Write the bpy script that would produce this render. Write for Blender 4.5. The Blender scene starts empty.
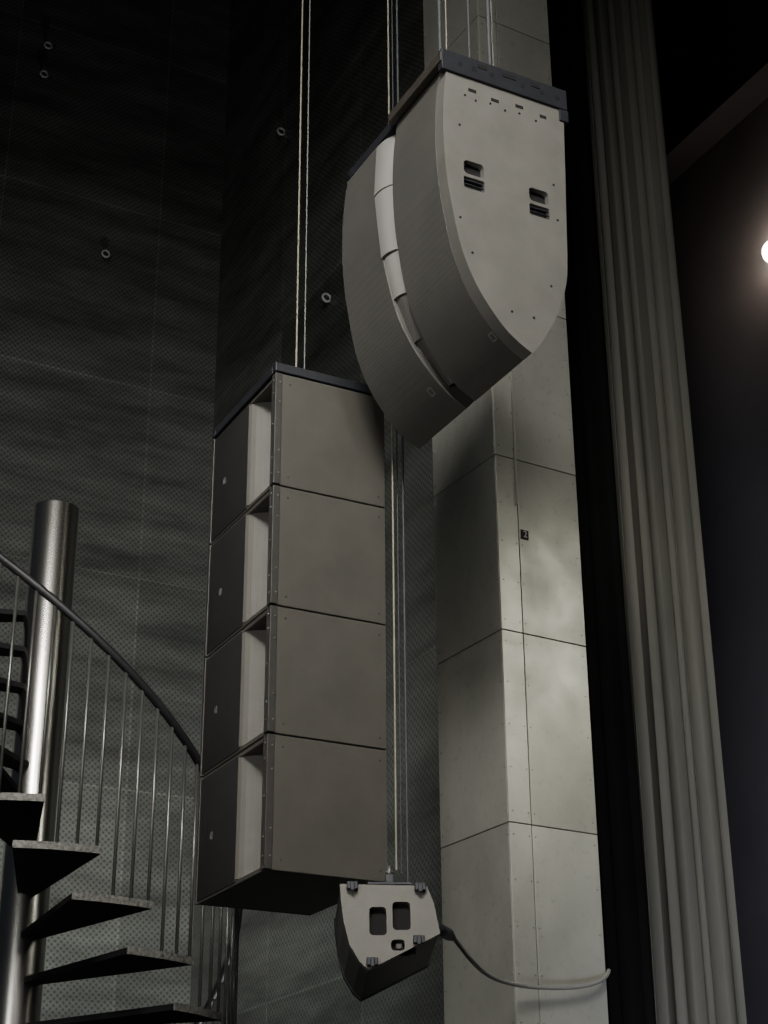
import bpy, bmesh, math, random
from mathutils import Matrix, Vector
random.seed(4)
H=1.6
TH=.4831
col=bpy.context.scene.collection

# ------------------------------------------------------------------ materials
def mat(name, rgb, rough=.6, metal=0.0, var=.12, vscale=6.0, bump=0.0, bscale=200.0, kind='noise', spec=.5, stretch=(1,1,1)):
    m=bpy.data.materials.new(name); m.use_nodes=True
    nt=m.node_tree; N=nt.nodes; L=nt.links
    b=N['Principled BSDF']
    b.inputs['Roughness'].default_value=rough
    b.inputs['Metallic'].default_value=metal
    b.inputs['Specular IOR Level'].default_value=spec
    tc=N.new('ShaderNodeTexCoord'); mp=N.new('ShaderNodeMapping')
    mp.inputs['Scale'].default_value=stretch
    L.new(tc.outputs['Object'],mp.inputs['Vector'])
    n=N.new('ShaderNodeTexNoise'); n.inputs['Scale'].default_value=vscale
    n.inputs['Detail'].default_value=6; n.inputs['Roughness'].default_value=.6
    L.new(mp.outputs['Vector'],n.inputs['Vector'])
    r=N.new('ShaderNodeValToRGB')
    r.color_ramp.elements[0].position=.3; r.color_ramp.elements[1].position=.72
    r.color_ramp.elements[0].color=tuple(c*(1-var) for c in rgb)+(1,)
    r.color_ramp.elements[1].color=tuple(min(1,c*(1+var)) for c in rgb)+(1,)
    L.new(n.outputs['Fac'],r.inputs['Fac'])
    L.new(r.outputs['Color'],b.inputs['Base Color'])
    if bump>0:
        if kind=='noise':
            t=N.new('ShaderNodeTexNoise'); t.inputs['Scale'].default_value=bscale; out=t.outputs['Fac']
        else:
            t=N.new('ShaderNodeTexVoronoi'); t.inputs['Scale'].default_value=bscale; out=t.outputs['Distance']
            t.inputs['Randomness'].default_value=0.0
        L.new(tc.outputs['Object'],t.inputs['Vector'])
        bp=N.new('ShaderNodeBump'); bp.inputs['Strength'].default_value=bump; bp.inputs['Distance'].default_value=.004
        L.new(out,bp.inputs['Height']); L.new(bp.outputs['Normal'],b.inputs['Normal'])
    return m

M_side =mat('paint_grey',(.180,.175,.160),.42,0,.14,5,.3,260)
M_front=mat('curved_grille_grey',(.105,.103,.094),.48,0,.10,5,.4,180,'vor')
M_wg   =mat('waveguide_light_grey',(.29,.288,.27),.45,0,.05,8)
M_sub  =mat('sub_paint_grey',(.083,.078,.067),.45,0,.16,4,.3,260)
M_subg =mat('sub_grille_black',(.020,.020,.0195),.6,0,.1,10,.5,220,'vor')
M_baf  =mat('sub_baffle_grey',(.145,.140,.125),.6,0,.08,12,.3,200,'vor')
M_steel=mat('dark_rigging_steel',(.035,.037,.045),.5,.4,.15,20)
M_rig  =mat('sub_rail_grey',(.060,.057,.053),.5,.3,.15,20)
M_brown=mat('rail_dark_bronze',(.070,.062,.052),.55,.3,.2,25)
M_black=mat('black_void',(.008,.008,.008),.9,0,.1,5)
M_screw=mat('zinc_screw',(.25,.25,.235),.4,.7,.1,30)
M_pole =mat('polished_steel_pole',(.62,.61,.57),.25,1.0,.08,3,stretch=(1,1,.3))
M_rail =mat('handrail_dark_steel',(.016,.016,.018),.5,.2,.15,20)
M_bal  =mat('baluster_steel',(.17,.17,.16),.35,.7,.1,20)
M_tread=mat('tread_dark_steel',(.007,.007,.008),.75,0,.1,12,spec=.2)
M_edge =mat('tread_edge_worn',(.13,.13,.12),.55,.3,.7,60,.8,120)
M_cable=mat('wire_rope_tan',(.28,.265,.21),.5,.2,.15,60)
M_cabd =mat('cable_dark',(.06,.065,.07),.6,0,.1,60)
M_cabg =mat('cable_grey',(.20,.20,.187),.6,0,.1,40)
M_mon  =mat('monitor_side_grey',(.19,.183,.165),.6,0,.10,8,.2,260)
M_curt =mat('velour_grey',(.110,.110,.096),.95,0,.15,4,.3,300,spec=.1,stretch=(1,1,.2))
M_shade =mat('gap_shade_black',(.006,.006,.006),.95,0,.15,4,.3,300,spec=.03)  # near-black that paints in the shade beside the lit folds
M_floor=mat('stage_floor_black',(.03,.03,.03),.6,0,.2,4)
M_ceil =mat('ceiling_black',(.01,.01,.012),.9,0,.2,4)
M_dark =mat('wall_painted_dark_blue',(.066,.065,.076),.85,0,.1,2,spec=.15)
M_bulk =mat('bulkhead_dark_paint',(.024,.024,.030),.9,0,.1,2,spec=.1)

def wall_metal(name, base, seamw):
    m=bpy.data.materials.new(name); m.use_nodes=True
    nt=m.node_tree; N=nt.nodes; L=nt.links; b=N['Principled BSDF']
    b.inputs['Roughness'].default_value=.42; b.inputs['Metallic'].default_value=.35
    tc=N.new('ShaderNodeTexCoord')
    br=N.new('ShaderNodeTexBrick')
    br.inputs['Scale'].default_value=1.0
    br.inputs['Brick Width'].default_value=1.318; br.inputs['Row Height'].default_value=1.626
    br.inputs['Mortar Size'].default_value=seamw; br.inputs['Mortar Smooth'].default_value=.3
    br.inputs['Bias'].default_value=0; br.offset=0.0
    c=base
    br.inputs['Color1'].default_value=(c[0]*.72,c[1]*.72,c[2]*.72,1)
    br.inputs['Color2'].default_value=(c[0]*1.28,c[1]*1.28,c[2]*1.28,1)
    br.inputs['Mortar'].default_value=(c[0]*1.6,c[1]*1.6,c[2]*1.55,1)
    L.new(tc.outputs['Object'],br.inputs['Vector'])
    n=N.new('ShaderNodeTexNoise'); n.inputs['Scale'].default_value=.9; n.inputs['Detail'].default_value=10
    n.inputs['Roughness'].default_value=.7
    mp=N.new('ShaderNodeMapping'); mp.inputs['Scale'].default_value=(.8,3.6,1)
    L.new(tc.outputs['Object'],mp.inputs['Vector']); L.new(mp.outputs['Vector'],n.inputs['Vector'])
    mr=N.new('ShaderNodeMapRange'); mr.inputs['From Min'].default_value=.32; mr.inputs['From Max'].default_value=.68
    mr.inputs['To Min'].default_value=.42; mr.inputs['To Max'].default_value=1.65
    L.new(n.outputs['Fac'],mr.inputs['Value'])
    v=N.new('ShaderNodeTexVoronoi'); v.inputs['Scale'].default_value=32; v.inputs['Randomness'].default_value=0
    rot=N.new('ShaderNodeMapping'); rot.inputs['Rotation'].default_value=(0,0,math.radians(45))
    L.new(tc.outputs['Object'],rot.inputs['Vector']); L.new(rot.outputs['Vector'],v.inputs['Vector'])
    md=N.new('ShaderNodeMapRange'); md.inputs['From Min'].default_value=.12; md.inputs['From Max'].default_value=.48
    md.inputs['To Min'].default_value=.50; md.inputs['To Max'].default_value=1.25
    L.new(v.outputs['Distance'],md.inputs['Value'])
    mu=N.new('ShaderNodeMath'); mu.operation='MULTIPLY'
    L.new(mr.outputs[0],mu.inputs[0]); L.new(md.outputs[0],mu.inputs[1])
    mx=N.new('ShaderNodeVectorMath'); mx.operation='SCALE'
    L.new(br.outputs['Color'],mx.inputs[0]); L.new(mu.outputs[0],mx.inputs['Scale'])
    L.new(mx.outputs[0],b.inputs['Base Color'])
    bp=N.new('ShaderNodeBump'); bp.inputs['Strength'].default_value=.3; bp.inputs['Distance'].default_value=.006
    L.new(v.outputs['Distance'],bp.inputs['Height']); L.new(bp.outputs['Normal'],b.inputs['Normal'])
    return m
M_wall=wall_metal('perforated_sheet_wall',(.078,.081,.075),.006)

def galv(name,base):
    m=mat(name,base,.42,.55,.16,2.2,.06,30,stretch=(1,1,.6))
    nt=m.node_tree;N=nt.nodes;L=nt.links
    b=N['Principled BSDF']
    tc=[n for n in N if n.type=='TEX_COORD'][0]
    n=N.new('ShaderNodeTexNoise'); n.inputs['Scale'].default_value=5; n.inputs['Detail'].default_value=8
    L.new(tc.outputs['Object'],n.inputs['Vector'])
    mr=N.new('ShaderNodeMapRange'); mr.inputs['From Min'].default_value=.3; mr.inputs['From Max'].default_value=.7
    mr.inputs['To Min'].default_value=.36; mr.inputs['To Max'].default_value=.50
    L.new(n.outputs['Fac'],mr.inputs['Value']); L.new(mr.outputs[0],b.inputs['Roughness'])
    g=N.new('ShaderNodeNewGeometry')
    m2=N.new('ShaderNodeMapRange'); m2.inputs['To Min'].default_value=.74; m2.inputs['To Max'].default_value=1.12
    L.new(g.outputs['Random Per Island'],m2.inputs['Value'])
    s=N.new('ShaderNodeTexNoise'); s.inputs['Scale'].default_value=26; s.inputs['Detail'].default_value=10; s.inputs['Roughness'].default_value=.75
    L.new(tc.outputs['Object'],s.inputs['Vector'])
    m3=N.new('ShaderNodeMapRange'); m3.inputs['From Min'].default_value=.30; m3.inputs['From Max'].default_value=.45
    m3.inputs['To Min'].default_value=.72; m3.inputs['To Max'].default_value=1.0
    L.new(s.outputs['Fac'],m3.inputs['Value'])
    mu=N.new('ShaderNodeMath'); mu.operation='MULTIPLY'; L.new(m2.outputs[0],mu.inputs[0]); L.new(m3.outputs[0],mu.inputs[1])
    old=b.inputs['Base Color'].links[0].from_socket
    vx=N.new('ShaderNodeVectorMath'); vx.operation='SCALE'
    L.new(old,vx.inputs[0]); L.new(mu.outputs[0],vx.inputs['Scale']); L.new(vx.outputs[0],b.inputs['Base Color'])
    return m
M_galv=galv('galvanised_sheet',(.44,.445,.395))

# ------------------------------------------------------------------ helpers
def empty(name, loc=(0,0,0), rz=0, rot=None):
    e=bpy.data.objects.new(name,None); e.empty_display_size=.1
    e.location=loc; e.rotation_euler=rot if rot else (0,0,rz); col.objects.link(e); return e
def fin(bm,name,m,parent=None,bevel=0,smooth=False):
    bmesh.ops.recalc_face_normals(bm,faces=bm.faces)
    me=bpy.data.meshes.new(name); bm.to_mesh(me); bm.free()
    o=bpy.data.objects.new(name,me); col.objects.link(o)
    me.materials.append(m)
    if parent: o.parent=parent
    if bevel:
        b=o.modifiers.new('bevel','BEVEL'); b.width=bevel; b.segments=2; b.limit_method='ANGLE'
    if smooth:
        for p in me.polygons: p.use_smooth=True
    return o
def addbox(bm,x0,x1,y0,y1,z0,z1):
    v=[bm.verts.new((x,y,z)) for x in (x0,x1) for y in (y0,y1) for z in (z0,z1)]
    for f in ((0,1,3,2),(4,6,7,5),(0,4,5,1),(2,3,7,6),(0,2,6,4),(1,5,7,3)): bm.faces.new([v[i] for i in f])
def box(name,m,parent,x0,x1,y0,y1,z0,z1,bevel=0):
    bm=bmesh.new(); addbox(bm,x0,x1,y0,y1,z0,z1); return fin(bm,name,m,parent,bevel)
def boxes(name,m,parent,lst,bevel=0):
    bm=bmesh.new()
    for b in lst: addbox(bm,*b)
    return fin(bm,name,m,parent,bevel)
def prism(name,m,parent,pts,fn,t0,t1,bevel=0):
    bm=bmesh.new()
    A=[bm.verts.new(fn(a,b,t0)) for a,b in pts]; B=[bm.verts.new(fn(a,b,t1)) for a,b in pts]
    n=len(pts)
    bm.faces.new(A); bm.faces.new(B[::-1])
    for i in range(n): bm.faces.new((A[i],A[(i+1)%n],B[(i+1)%n],B[i]))
    return fin(bm,name,m,parent,bevel)
def cyl(bm,p,q,r,seg=12,cap=True):
    p=Vector(p);q=Vector(q);d=(q-p); L=d.length; d.normalize()
    up=Vector((0,0,1)) if abs(d.z)<.9 else Vector((1,0,0))
    a=d.cross(up).normalized(); b=d.cross(a)
    R0=[];R1=[]
    for i in range(seg):
        t=2*math.pi*i/seg; o=(a*math.cos(t)+b*math.sin(t))*r
        R0.append(bm.verts.new(p+o)); R1.append(bm.verts.new(q+o))
    for i in range(seg):
        f=bm.faces.new((R0[i],R0[(i+1)%seg],R1[(i+1)%seg],R1[i])); f.smooth=True
    if cap: bm.faces.new(R0[::-1]); bm.faces.new(R1)
def cyls(name,m,parent,lst,seg=12):
    bm=bmesh.new()
    for p,q,r in lst: cyl(bm,p,q,r,seg)
    return fin(bm,name,m,parent)
def tube(name,m,parent,pts,r,res=3,poly=False):
    cu=bpy.data.curves.new(name,'CURVE'); cu.dimensions='3D'; cu.bevel_depth=r; cu.bevel_resolution=res; cu.use_fill_caps=True
    s=cu.splines.new('POLY' if poly else 'NURBS'); s.points.add(len(pts)-1)
    for i,p in enumerate(pts): s.points[i].co=(*p,1)
    if not poly: s.use_endpoint_u=True; s.order_u=3
    cu.materials.append(m)
    o=bpy.data.objects.new(name,cu); col.objects.link(o)
    if parent: o.parent=parent
    return o
def rrect(x0,x1,z0,z1,r,n=4):
    pts=[]
    for cx,cz,a0 in ((x1-r,z1-r,0),(x0+r,z1-r,90),(x0+r,z0+r,180),(x1-r,z0+r,270)):
        for i in range(n+1):
            t=math.radians(a0+90*i/n); pts.append((cx+r*math.cos(t),cz+r*math.sin(t)))
    return pts
def cut(o,cutters):
    bpy.context.view_layer.update()
    for c in cutters:
        md=o.modifiers.new('cut','BOOLEAN'); md.operation='DIFFERENCE'; md.solver='EXACT'; md.object=c
    dg=bpy.context.evaluated_depsgraph_get()
    dg.update()
    me=bpy.data.meshes.new_from_object(o.evaluated_get(dg))
    o.modifiers.clear(); o.data=me
    for c in cutters: bpy.data.objects.remove(c,do_unlink=True)

# ------------------------------------------------------------------ room
def wall(name,m,p0,ang,length,z0,z1,thick=.1):
    bm=bmesh.new()
    addbox(bm,0,length,z0,z1,-thick,0)
    o=fin(bm,name,m)
    X=Vector((math.cos(ang),math.sin(ang),0)); Y=Vector((0,0,1)); Z=X.cross(Y)
    M=Matrix((X,Y,Z)).transposed().to_4x4(); M.translation=Vector(p0)
    o.matrix_world=M
    return o
CX,CY=-1.366,12.0
D=Vector((math.cos(TH),math.sin(TH),0)); Lv=Vector((-math.sin(TH),math.cos(TH),0))
C=Vector((CX,CY,0))
wall('wall_back',M_wall,C-D*4.5,TH,4.5,0,13)
wall('wall_side',M_wall,C,TH-math.pi/2,4.70,0,13)
W0=Vector((1.3,12.34,0))
wall('wall_right',M_dark,W0,TH-math.pi/2,9,0,13)
wall('trim_bulkhead',M_bulk,W0-D*.25,TH-math.pi/2,9,9.25,13,.24)
box('floor',M_floor,None,-8,8,-3,14,-.1,0)
box('ceiling',M_ceil,None,-8,8,-3,14,13,13.1)

# ------------------------------------------------------------------ metal clad column
cz=[5.138 + .8668*k for k in range(-6,9)]
e=empty('metal_clad_column',(.518,7,0),.5342)
WL,WR=.5424,.4618
box('core',M_steel,e,.008,WR-.004,.008,WL-.004,0,12.9)
pan=[];riv=[]
ze=[0]+[z for z in cz if z>.2 and z<12.8]+[12.9]
for a,b in zip(ze[:-1],ze[1:]):
    g=.0022
    pan.append((0,.115-g,0,.008,a+g,b-g))
    pan.append((.115+g,WR,0,.008,a+g,b-g))
    pan.append((0,.008,.009,WL,a+g,b-g))
    pan.append((WR-.008,WR,.009,WL,a+g,b-g))
    for k in range(5):
        z=a+.05+(b-a-.1)*k/4
        for x in (.02,.10,.132,WR-.02): riv.append(((x,-.003,z),(x,.003,z),.0035))
        for y in (.02,WL-.02): riv.append(((-.003,y,z),(.003,y,z),.0035))
boxes('sheet_panels',M_galv,e,pan,.002)
cyls('rivets',M_screw,e,riv,8)
cyls('conduit',M_galv,e,[((.105,-.010,4.9),(.105,-.010,7.4),.005)],10)
box('number_plate',M_black,e,.125,.165,-.006,0,4.79-.055,4.79-.01,.001)
t=bpy.data.curves.new('plate_digit','FONT'); t.body='2'; t.size=.045; t.align_x='CENTER'; t.align_y='CENTER'; t.extrude=.001
t.materials.append(M_wg)
to=bpy.data.objects.new('plate_digit',t); col.objects.link(to); to.parent=e; to.location=(.145,-.008,4.757); to.rotation_euler=(math.pi/2,0,0)

# ------------------------------------------------------------------ subwoofers
SH=.5095; SW=.6704; SD=.494
sub0=Vector((-.4328,6,3.4125+H))
for k in range(4):
    e=empty('subwoofer_cabinet',(sub0.x,sub0.y,sub0.z-SH*k),TH)
    h=-SH+.006
    t=.018
    boxes('cabinet_shell',M_sub,e,[(.022,SD,0,t,h,0),
                             (.004,SD,SW-t,SW,h,0),
                             (.004,SD,t,SW-t,-t,0),(.004,SD,t,SW-t,h,h+t),
                             (SD-t,SD,t,SW-t,h+t,-t)],.003)
    box('front_grille',M_subg,e,0,.012,.282,SW-.012,h+.010,-.010,.002)
    cv=[(.0,.280),(.006,.262),(.020,.243),(.042,.224),(.072,.205),(.115,.186),(.17,.17),(.24,.16),(.3,.158)]
    prism('curved_baffle',M_baf,e,cv+[(.3,.19),(.02,.285)],lambda a,b,t_:(a,b,t_),h+t+.001,-t-.001)
    for p in e.children[-1].data.polygons: p.use_smooth=True
    md=e.children[-1].modifiers.new('es','EDGE_SPLIT'); md.split_angle=math.radians(35)
    box('horn_inner_wall',M_black,e,.30,.31,t,.20,h+t,-t)
    boxes('rigging_rail',M_rig,e,[(-.006,.024,-.005,.020,h+.002,-.002),(-.006,.004,.020,.034,h+.002,-.002),
                                    (-.004,.006,SW-.012,SW+.003,h,-.0)],.002)
    cyls('rail_screws',M_screw,e,[((-.009,.012,h+z),(-.004,.012,h+z),.0045) for z in (.05,.12,.27,.41,.47)]
         +[((.014,-.008,h+z),(.014,-.003,h+z),.0035) for z in (.05,.15,.37,.46)],8)
    boxes('badge',M_screw,e,[(-.003,.001,.52,.540,h+.225,h+.229),(-.003,.001,.52,.540,h+.251,h+.255),(-.003,.001,.52,.524,h+.225,h+.255),(-.003,.001,.536,.540,h+.225,h+.255)])
    cyls('shell_pins',M_rig,e,[((SD-.03,-.003,h+z),(SD-.03,.002,h+z),.004) for z in (.04,.46)]+[((.06,-.003,h+z),(.06,.002,h+z),.004) for z in (.04,.46)],8)
e=empty('rigging_frame',(sub0.x,sub0.y,sub0.z),TH)
boxes('frame_bars',M_steel,e,[(-.008,SD+.004,-.008,.03,.004,.044),(-.008,SD+.004,SW-.03,SW+.006,.004,.044),
        (-.008,.03,.03,SW-.03,.004,.044),(SD-.03,SD+.004,.03,SW-.03,.004,.044),(.20,.26,.03,SW-.03,.004,.05)],.003)
cyls('lift_shackle',M_screw,e,[((.23,.22,.05),(.23,.22,.12),.012)],10)
tube('hoist_wire',M_cable,None,[(-.372,6.31,5.06),(-.372,6.31,9),(-.372,6.31,12.99)],.0042,poly=True)
tube('hoist_wire',M_cabg,None,[(-.338,6.33,5.06),(-.338,6.33,9),(-.338,6.33,12.99)],.003,poly=True)

# ------------------------------------------------------------------ curved flown loudspeaker
K=.93
A0=Vector((.272*K,5.5*K,4.579*K+H))
e=empty('curved_array_loudspeaker',A0,TH)
front=[(0,0),(-.018,-.15),(-.026,-.303),(-.024,-.45),(-.013,-.591),(.010,-.74),(.034,-.86),(.066,-.96),(.115,-1.06),(.19,-1.165),(.262,-1.235),(.344,-1.283)]
back=[(.385,-1.235),(.43,-1.16),(.468,-1.085),(.503,-.99),(.527,-.90),(.536,-.80),(.540,-.70),(.553,-.35),(.565,0)]
front=[(a*K,b*K) for a,b in front]; back=[(a*K,b*K) for a,b in back]
def crs(P,n=4):
    out=[]
    for i in range(len(P)-1):
        p0=P[max(i-1,0)];p1=P[i];p2=P[i+1];p3=P[min(i+2,len(P)-1)]
        for j in range(n):
            t_=j/n
            out.append(tuple(.5*(2*p1[c]+(p2[c]-p0[c])*t_+(2*p0[c]-5*p1[c]+4*p2[c]-p3[c])*t_*t_+(-p0[c]+3*p1[c]-3*p2[c]+p3[c])*t_**3) for c in (0,1)))
    out.append(P[-1]); return out
F2=crs(front); B2=crs([front[-1]]+back)[1:]
prof=F2+B2
f_arr=lambda a,b,t_:(a,t_,b)
W1,W3=.410,.855
def w2(b): 
    u=min(1,max(0,-b/1.12)); return .565+(.470-.565)*u**1.3
f_half=lambda a,b,t_:(a,(w2(b) if t_<.6 else t_),b)
def inset(P,d):
    out=[]
    for i,p in enumerate(P):
        q0=P[max(i-1,0)];q1=P[min(i+1,len(P)-1)]
        tx,tz=q1[0]-q0[0],q1[1]-q0[1];l=math.hypot(tx,tz)
        out.append((p[0]-tz/l*d, p[1]+tx/l*d))
    return out
side=prism('side_cheek',M_side,e,prof,f_arr,0,.06)
cuts=[]
HC=((.110,-.535),(.415,-.568))
for cx,zc in HC:
    cx*=K;zc*=K
    cuts.append(prism('c',M_black,e,rrect(cx-.043,cx+.043,zc+.006,zc+.066,.016),f_arr,-.02,.045))
    cuts.append(prism('c',M_black,e,rrect(cx-.045,cx+.045,zc-.058,zc-.008,.008),f_arr,-.02,.045))
cut(side,cuts)
for cx,zc in HC:
    cx*=K;zc*=K
    boxes('handle_well',M_black,e,[(cx-.047,cx+.047,.025,.050,zc-.06,zc+.07)])
    boxes('handle_slats',M_steel,e,[(cx-.044,cx+.044,.006,.012,zc-.056+i*.018,zc-.052+i*.018) for i in range(3)])
half_a=prism('cabinet_body',M_front,e,inset(F2,.001)+B2,f_arr,.0605,W1)
half_b=prism('cabinet_body_2',M_front,e,prof,f_half,.5,W3)
core=inset(F2,.085)[:-4]
prism('groove_core',M_black,e,core+[(p[0]-.03,p[1]) for p in B2 if p[1]>core[-1][1]],f_arr,W1-.001,.57)
for o in (half_a,half_b):
    o.modifiers.new('b','BEVEL').width=.003
def at_z(z):
    return min(range(len(F2)),key=lambda i:abs(F2[i][1]-z*K))
brk=[-.02,-.305,-.61,-.83,-1.03,-1.22]
for i in range(len(brk)-1):
    a,b=at_z(brk[i]),at_z(brk[i+1])
    pa,pb=F2[a],F2[b]
    dx,dz=pb[0]-pa[0],pb[1]-pa[1];l=math.hypot(dx,dz);nx,nz=-dz/l,dx/l
    ga=.004
    pa=(pa[0]+dx/l*ga,pa[1]+dz/l*ga);pb=(pb[0]-dx/l*ga,pb[1]-dz/l*ga)
    bm=bmesh.new()
    prd=(-.008,-.006,.004,.014,.026)[i]
    def sec(p):
        wb=w2(p[1])+.001; span=wb-W1-.008
        return [(wb,prd),(wb-span*.25,prd-.001),(wb-span*.50,prd+.005),(wb-span*.72,prd+.018),(wb-span*.9,prd+.036),(wb-span,.075),(wb,.075)]
    A=[bm.verts.new((pa[0]+nx*o_,w,pa[1]+nz*o_)) for w,o_ in sec(pa)]
    B=[bm.verts.new((pb[0]+nx*o_,w,pb[1]+nz*o_)) for w,o_ in sec(pb)]
    n=len(A)
    for j in range(n):
        f_=bm.faces.new((A[j],A[(j+1)%n],B[(j+1)%n],B[j])); f_.smooth = j<5
    bm.faces.new(A[::-1]);bm.faces.new(B)
    fin(bm,'waveguide_plate_%d'%(i+1),M_wg if i<3 else M_front,e)  # same plates throughout; lower ones get a darker grey as painted-in shade
    md=e.children[-1].modifiers.new('es','EDGE_SPLIT'); md.split_angle=math.radians(50)
box('top_frame_side',M_steel,e,-.03,.575*K,-.012,.02,-.045,.05,.003)
cyls('frame_pins',M_black,e,[((x,-.014,-.0),(x,-.010,-.0),.010) for x in (.05,.11,.19,.33,.42,.49)],12)
boxes('frame_slots',M_black,e,[(.13,.17,-.015,-.010,.012,.030),(.24,.30,-.015,-.010,.012,.030),(.37,.41,-.015,-.010,.012,.030)])
boxes('top_frame_rails',M_steel,e,[(.0,.04,.02,W3,.0,.045),(.46,.50,.02,W3,.0,.045),(-.0,.50,W3-.03,W3,.0,.04),(.2,.26,.02,W3,.0,.06)],.003)
box('top_front_rail',M_brown,e,-.035,-.005,-.01,W1+.01,-.01,.035,.003)
boxes('corner_fittings',M_steel,e,[(.50,.54,-.008,.02,-.10,-.045)],.002)
cyls('cheek_screws',M_black,e,[((x*K,-.002,z*K),(x*K,.002,z*K),.005) for x,z in ((.08,-.14),(.13,-.15),(.20,-.14),(.27,-.15),(.34,-.14),(.42,-.15),(.49,-.45),(.50,-.62),(.45,-.95),(.36,-1.12),(.26,-1.12),(.04,-.75),(.09,-.9),(.05,-.3))],10)
boxes('cheek_slots',M_black,e,[(.09,.125,-.001,.001,-.105,-.09),(.19,.225,-.001,.001,-.115,-.10),(.30,.335,-.001,.001,-.105,-.09),(.41,.44,-.001,.001,-.115,-.10)])
for w in (.06,.52):
    i=at_z(-1.19); p,q=F2[i],F2[i+1]
    dx,dz=q[0]-p[0],q[1]-p[1];l=math.hypot(dx,dz);dx/=l;dz/=l
    bm=bmesh.new()
    g=.005
    for a0_,a1_,b0_,b1_ in ((0,.035,0,g),(0,.035,.025,.03),(0,g,0,.03),(.03,.035,0,.03)):
        v=[bm.verts.new((p[0]+dx*a+dz*.004,w+b,p[1]+dz*a-dx*.004)) for a,b in ((a0_,b0_),(a1_,b0_),(a1_,b1_),(a0_,b1_))]
        bm.faces.new(v)
    fin(bm,'badge',M_wg,e)
for x,y,r,m_ in ((.235,5.30,.008,M_cabd),(.262,5.33,.003,M_cable),(.43,5.30,.009,M_cabd),(.445,5.33,.004,M_cabg),(.36,5.45,.006,M_cabd)):
    tube('suspension_cable',m_,None,[(x,y,5.90),(x+.01,y,8),(x-.01,y,12.99)],r)

# ------------------------------------------------------------------ small hung monitor
e=empty('monitor_loudspeaker',(-.168,6.05,2.937),rot=(math.radians(-6),0,.08))
k=.976
mp=[(0,0),(.321,-.004),(.345,-.07),(.365,-.182),(.102,-.316),(.070,-.285),(.035,-.225),(.014,-.14),(.004,-.06)]
mp=[(a*k,b*k) for a,b in mp]
body=prism('side_panel',M_mon,e,mp,f_arr,0,.03)
cu_=[]
for x0,x1,z0,z1 in ((.107,.170,-.190,-.085),(.192,.258,-.170,-.065)):
    cu_.append(prism('c',M_black,e,rrect(x0*k,x1*k,z0*k,z1*k,.014),f_arr,-.02,.028))
cu_.append(prism('c',M_black,e,rrect(.185*k,.235*k,-.245*k,-.205*k,.012),f_arr,-.02,.028))
cut(body,cu_)
boxes('handle_well',M_black,e,[(.08,.27,.0275,.031,-.25,-.04)])
prism('cabinet_body',M_rig,e,[(a*.985+.003,b*.985-.002) for a,b in mp],f_arr,.031,.40,.003)
prism('far_side_panel',M_steel,e,mp,f_arr,.40,.43,.003)
bm=bmesh.new()
for x,z in ((.045,-.012),(.295,-.014),(.115,-.285),(.285,-.205)):
    addbox(bm,x*k-.02,x*k+.02,-.022,.0,z-.012,z+.016); addbox(bm,x*k-.008,x*k+.008,-.03,-.02,z-.02,z+.01)
fin(bm,'clamp_brackets',M_steel,e,.003)
box('centre_latch',M_rig,e,.197,.220,-.004,.02,-.235,-.215,.003)
boxes('hanging_bracket',M_steel,e,[(.10,.26,.0,.03,.0,.010),(.165,.195,.005,.025,.0,.04)],.002)
cyls('hanging_shackle',M_screw,e,[((.18,.015,.03),(.18,.015,.075),.008),((.165,.015,.05),(.195,.015,.05),.006)],10)
cyls('connector',M_steel,e,[((.345,.10,-.12),(.415,.235,-.11),.022),((.415,.235,-.11),(.43,.265,-.11),.015)],12)
tube('hang_wire',M_cable,None,[(.036,6.2,3.02),(.036,6.2,7),(.036,6.2,12.99)],.0042,poly=True)
tube('hang_wire',M_cabd,None,[(.078,6.22,2.96),(.078,6.22,7),(.078,6.22,12.99)],.005,poly=True)
tube('hang_wire',M_cabd,None,[(.055,6.26,3.02),(.055,6.26,7),(.055,6.26,12.99)],.003,poly=True)
tube('speaker_cable',M_cabg,None,[(.245,6.34,2.80),(.275,6.42,2.78),(.32,6.5,2.74),(.40,6.75,2.72),(.54,6.93,2.715),(.70,7.04,2.725),(.82,7.12,2.745),(.915,7.20,2.79),(.93,7.25,2.83)],.009)

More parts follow.
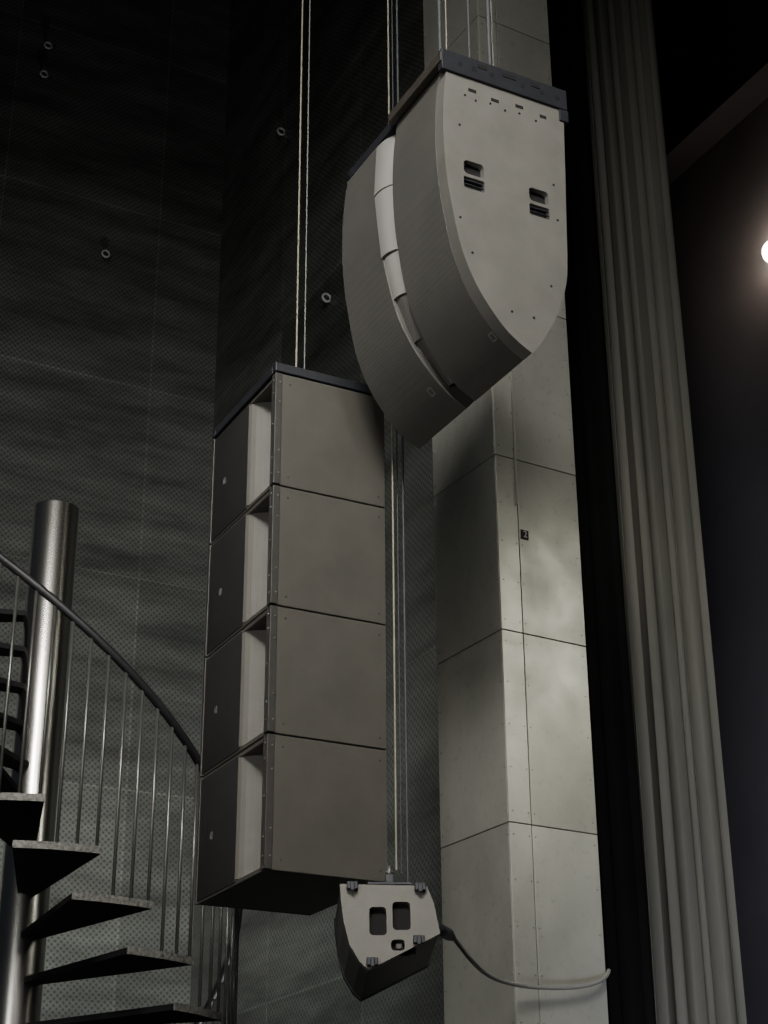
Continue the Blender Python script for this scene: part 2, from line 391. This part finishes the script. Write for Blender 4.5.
# ------------------------------------------------------------------ spiral stair
SX,SY=-1.713,8.0
SR=1.01
zr=lambda a:1.774+H-.789*a
e=empty('spiral_staircase',(SX,SY,0))
bm=bmesh.new(); cyl(bm,(0,0,0),(0,0,3.74+H),.118,48)
fin(bm,'centre_pole',M_pole,e,.004)
A=[-2.9+i*.05 for i in range(int((3.3+2.9)/.05))]
tube('handrail',M_rail,e,[(SR*math.cos(a),SR*math.sin(a),zr(a)) for a in A],.021,poly=True)
tr=bmesh.new(); ed=bmesh.new()
bal=[]
for i in range(-6,17):
    a=-1.311+.256*i; z=zr(a)-.868
    if z<.1: break
    a0=a-.37
    ri,ro_=.10,SR+.01
    n=5
    outer=[(ro_*math.cos(a0+(a-a0)*j/n),ro_*math.sin(a0+(a-a0)*j/n)) for j in range(n+1)]
    inner=[(ri*math.cos(a+.25),ri*math.sin(a+.25)),(ri*math.cos(a0-.25),ri*math.sin(a0-.25))]
    P=outer+inner
    T=[tr.verts.new((x,y,z-.004)) for x,y in P]; B=[tr.verts.new((x,y,z-.03)) for x,y in P]
    tr.faces.new(T); tr.faces.new(B[::-1])
    for j in range(len(P)): tr.faces.new((T[j],T[(j+1)%len(P)],B[(j+1)%len(P)],B[j]))
    def strip(p,q,zt,zb,th=.004):
        dx,dy=q[0]-p[0],q[1]-p[1];l=math.hypot(dx,dy);nx,ny=-dy/l*th,dx/l*th
        pp=[(p[0]-nx,p[1]-ny),(q[0]-nx,q[1]-ny),(q[0]+nx,q[1]+ny),(p[0]+nx,p[1]+ny)]
        T=[ed.verts.new((x,y,zt)) for x,y in pp]; B=[ed.verts.new((x,y,zb)) for x,y in pp]
        ed.faces.new(T); ed.faces.new(B[::-1])
        for j in range(4): ed.faces.new((T[j],T[(j+1)%4],B[(j+1)%4],B[j]))
    for j in range(n): strip(outer[j],outer[j+1],z,z-.032)
    for j in range(3):
        b=a-.02-.0853*j
        bal.append(((SR*math.cos(b),SR*math.sin(b),z-.03),(SR*math.cos(b),SR*math.sin(b),zr(b)),.0075))
fin(tr,'treads',M_tread,e)
fin(ed,'tread_lips',M_edge,e)
cyls('balusters',M_bal,e,bal,8)

# ------------------------------------------------------------------ stage curtain and added dark folds
def curtain(m,p0,p1,per,amp0,NS,seed):
    bm=bmesh.new()
    p0=Vector(p0);p1=Vector(p1); dv=(p1-p0); Lc=dv.length; dv.normalize(); nv=Vector((dv.y,-dv.x,0))
    NZ=50; rows=[]
    for j in range(NZ+1):
        z=.02+12.9*j/NZ; row=[]
        for i in range(NS+1):
            s=i/NS*Lc
            amp=amp0*(1+.35*math.sin(9*s+seed)+.15*math.sin(z*.7+14*s))
            ph=2*math.pi*s/per+ 1.1*math.sin(6*s+seed)+.35*math.sin(z*.45+5*s+seed)
            d=amp*math.sin(ph)+amp*.3*math.sin(2.3*ph+1+z*.25)
            P=p0+dv*(s+.012*math.sin(2*ph))+nv*d
            row.append(bm.verts.new((P.x,P.y,z)))
        rows.append(row)
    for j in range(NZ):
        for i in range(NS): bm.faces.new((rows[j][i],rows[j][i+1],rows[j+1][i+1],rows[j+1][i]))
    return fin(bm,'stage_curtain',m,None,smooth=True)
curtain(M_curt,(1.19,8.25,0),(1.66,8.12,0),.085,.042,260,1)
curtain(M_shade,(.95,8.12,0),(1.235,8.12,0),.10,.03,120,3)  # added black folds, standing in for the dark gap behind the column

# ------------------------------------------------------------------ small wall fittings
for x,y,z in ((-.40,10.10,7.93),(-.80,10.86,9.95),(-2.24,11.50,9.24),(-2.79,11.18,11.1),(-2.80,11.18,10.8)):
    e=empty('wall_ring_fitting',(x,y,z),TH)
    bm=bmesh.new()
    R_,r_=.030,.009; G=[[bm.verts.new(((R_+r_*math.cos(v))*math.cos(u),r_*math.sin(v)-.02,(R_+r_*math.cos(v))*math.sin(u))) for v in [2*math.pi*b_/8 for b_ in range(8)]] for u in [2*math.pi*a_/16 for a_ in range(16)]]
    for a_ in range(16):
        for b_ in range(8): bm.faces.new((G[a_][b_],G[(a_+1)%16][b_],G[(a_+1)%16][(b_+1)%8],G[a_][(b_+1)%8]))
    fin(bm,'ring',M_wg,e,smooth=True)
    cyls('stem',M_steel,e,[((0,-.02,0),(0,.06,0),.012)],10)

# ------------------------------------------------------------------ lamp
def emis(name,c,s):
    m=bpy.data.materials.new(name);m.use_nodes=True
    b=m.node_tree.nodes['Principled BSDF'];b.inputs['Emission Color'].default_value=(*c,1);b.inputs['Emission Strength'].default_value=s
    return m
M_em=emis('lamp_lens_warm',(1,.84,.62),30)
e=empty('wall_lamp',(2.675,9.70,8.03),TH)
cyls('lamp_housing',M_steel,e,[((.05,0,0),(.16,.0,0),.07),((.16,0,0),(.30,0,0),.02)],20)
bm=bmesh.new(); bmesh.ops.create_uvsphere(bm,u_segments=24,v_segments=12,radius=.085); fin(bm,'lamp_bulb',M_em,e,smooth=True)

def area(name,loc,tgt,size,power,colr,spread=180):
    l=bpy.data.lights.new(name,'AREA'); l.energy=power; l.size=size; l.color=colr; l.spread=math.radians(spread)
    o=bpy.data.objects.new(name,l); col.objects.link(o); o.location=loc
    o.rotation_euler=(Vector(tgt)-Vector(loc)).to_track_quat('-Z','Y').to_euler(); return o
def spot(name,loc,tgt,power,colr,ang,blend=.8,r=.15):
    l=bpy.data.lights.new(name,'SPOT'); l.energy=power; l.color=colr; l.spot_size=math.radians(ang); l.spot_blend=blend; l.shadow_soft_size=r
    o=bpy.data.objects.new(name,l); col.objects.link(o); o.location=loc
    o.rotation_euler=(Vector(tgt)-Vector(loc)).to_track_quat('-Z','Y').to_euler(); return o
spot('key_light',(1.4,-1.0,8.0),(.25,6.5,3.6),900,(1,.965,.88),45,.5,.9)
area('fill_light',(-3.5,0,3.0),(-.6,7,4.2),1.8,45,(1,.98,.92),130)
area('overhead_fill',(-1.2,-1.5,9.0),(-1.5,8,4.5),2.0,110,(1,.97,.91),60)
spot('wall_light',(-.7,8.6,.8),(-2.2,11.5,6.0),620,(.93,1,.95),95,1,.4)
spot('column_light',(2.1,3.2,2.6),(.82,7.1,4.1),150,(1,.98,.82),32,1,.2)
spot('column_side_light',(4.5,5.4,5.9),(.88,7.15,3.95),230,(1,.98,.84),24,1,.55)
spot('right_wall_light',(1.5,4.0,1.0),(2.6,9.8,3.2),480,(.84,.85,1),62,1,.4)
pl=bpy.data.lights.new('lamp_glow','POINT'); pl.energy=18; pl.color=(1,.78,.56); pl.shadow_soft_size=.06
o=bpy.data.objects.new('lamp_glow',pl); col.objects.link(o); o.location=(2.58,9.52,8.02)

w=bpy.data.worlds.new('world'); bpy.context.scene.world=w; w.use_nodes=True
w.node_tree.nodes['Background'].inputs[0].default_value=(.45,.5,.62,1); w.node_tree.nodes['Background'].inputs[1].default_value=.03

# ------------------------------------------------------------------ camera
f=1688.5; pi_=.4341; ro=-.0073
cd=bpy.data.cameras.new('camera'); cam=bpy.data.objects.new('camera',cd); col.objects.link(cam)
Fv=Vector((0,math.cos(pi_),math.sin(pi_)));Rv=Vector((1,0,0));Uv=Vector((0,-math.sin(pi_),math.cos(pi_)))
c_,s_=math.cos(ro),math.sin(ro)
R2=c_*Rv+s_*Uv; U2=-s_*Rv+c_*Uv
M=Matrix((R2,U2,-Fv)).transposed().to_4x4(); M.translation=Vector((0,0,H)); cam.matrix_world=M
cd.sensor_fit='VERTICAL'; cd.sensor_height=36; cd.lens=36*f/1024; cd.clip_end=100
bpy.context.scene.camera=cam
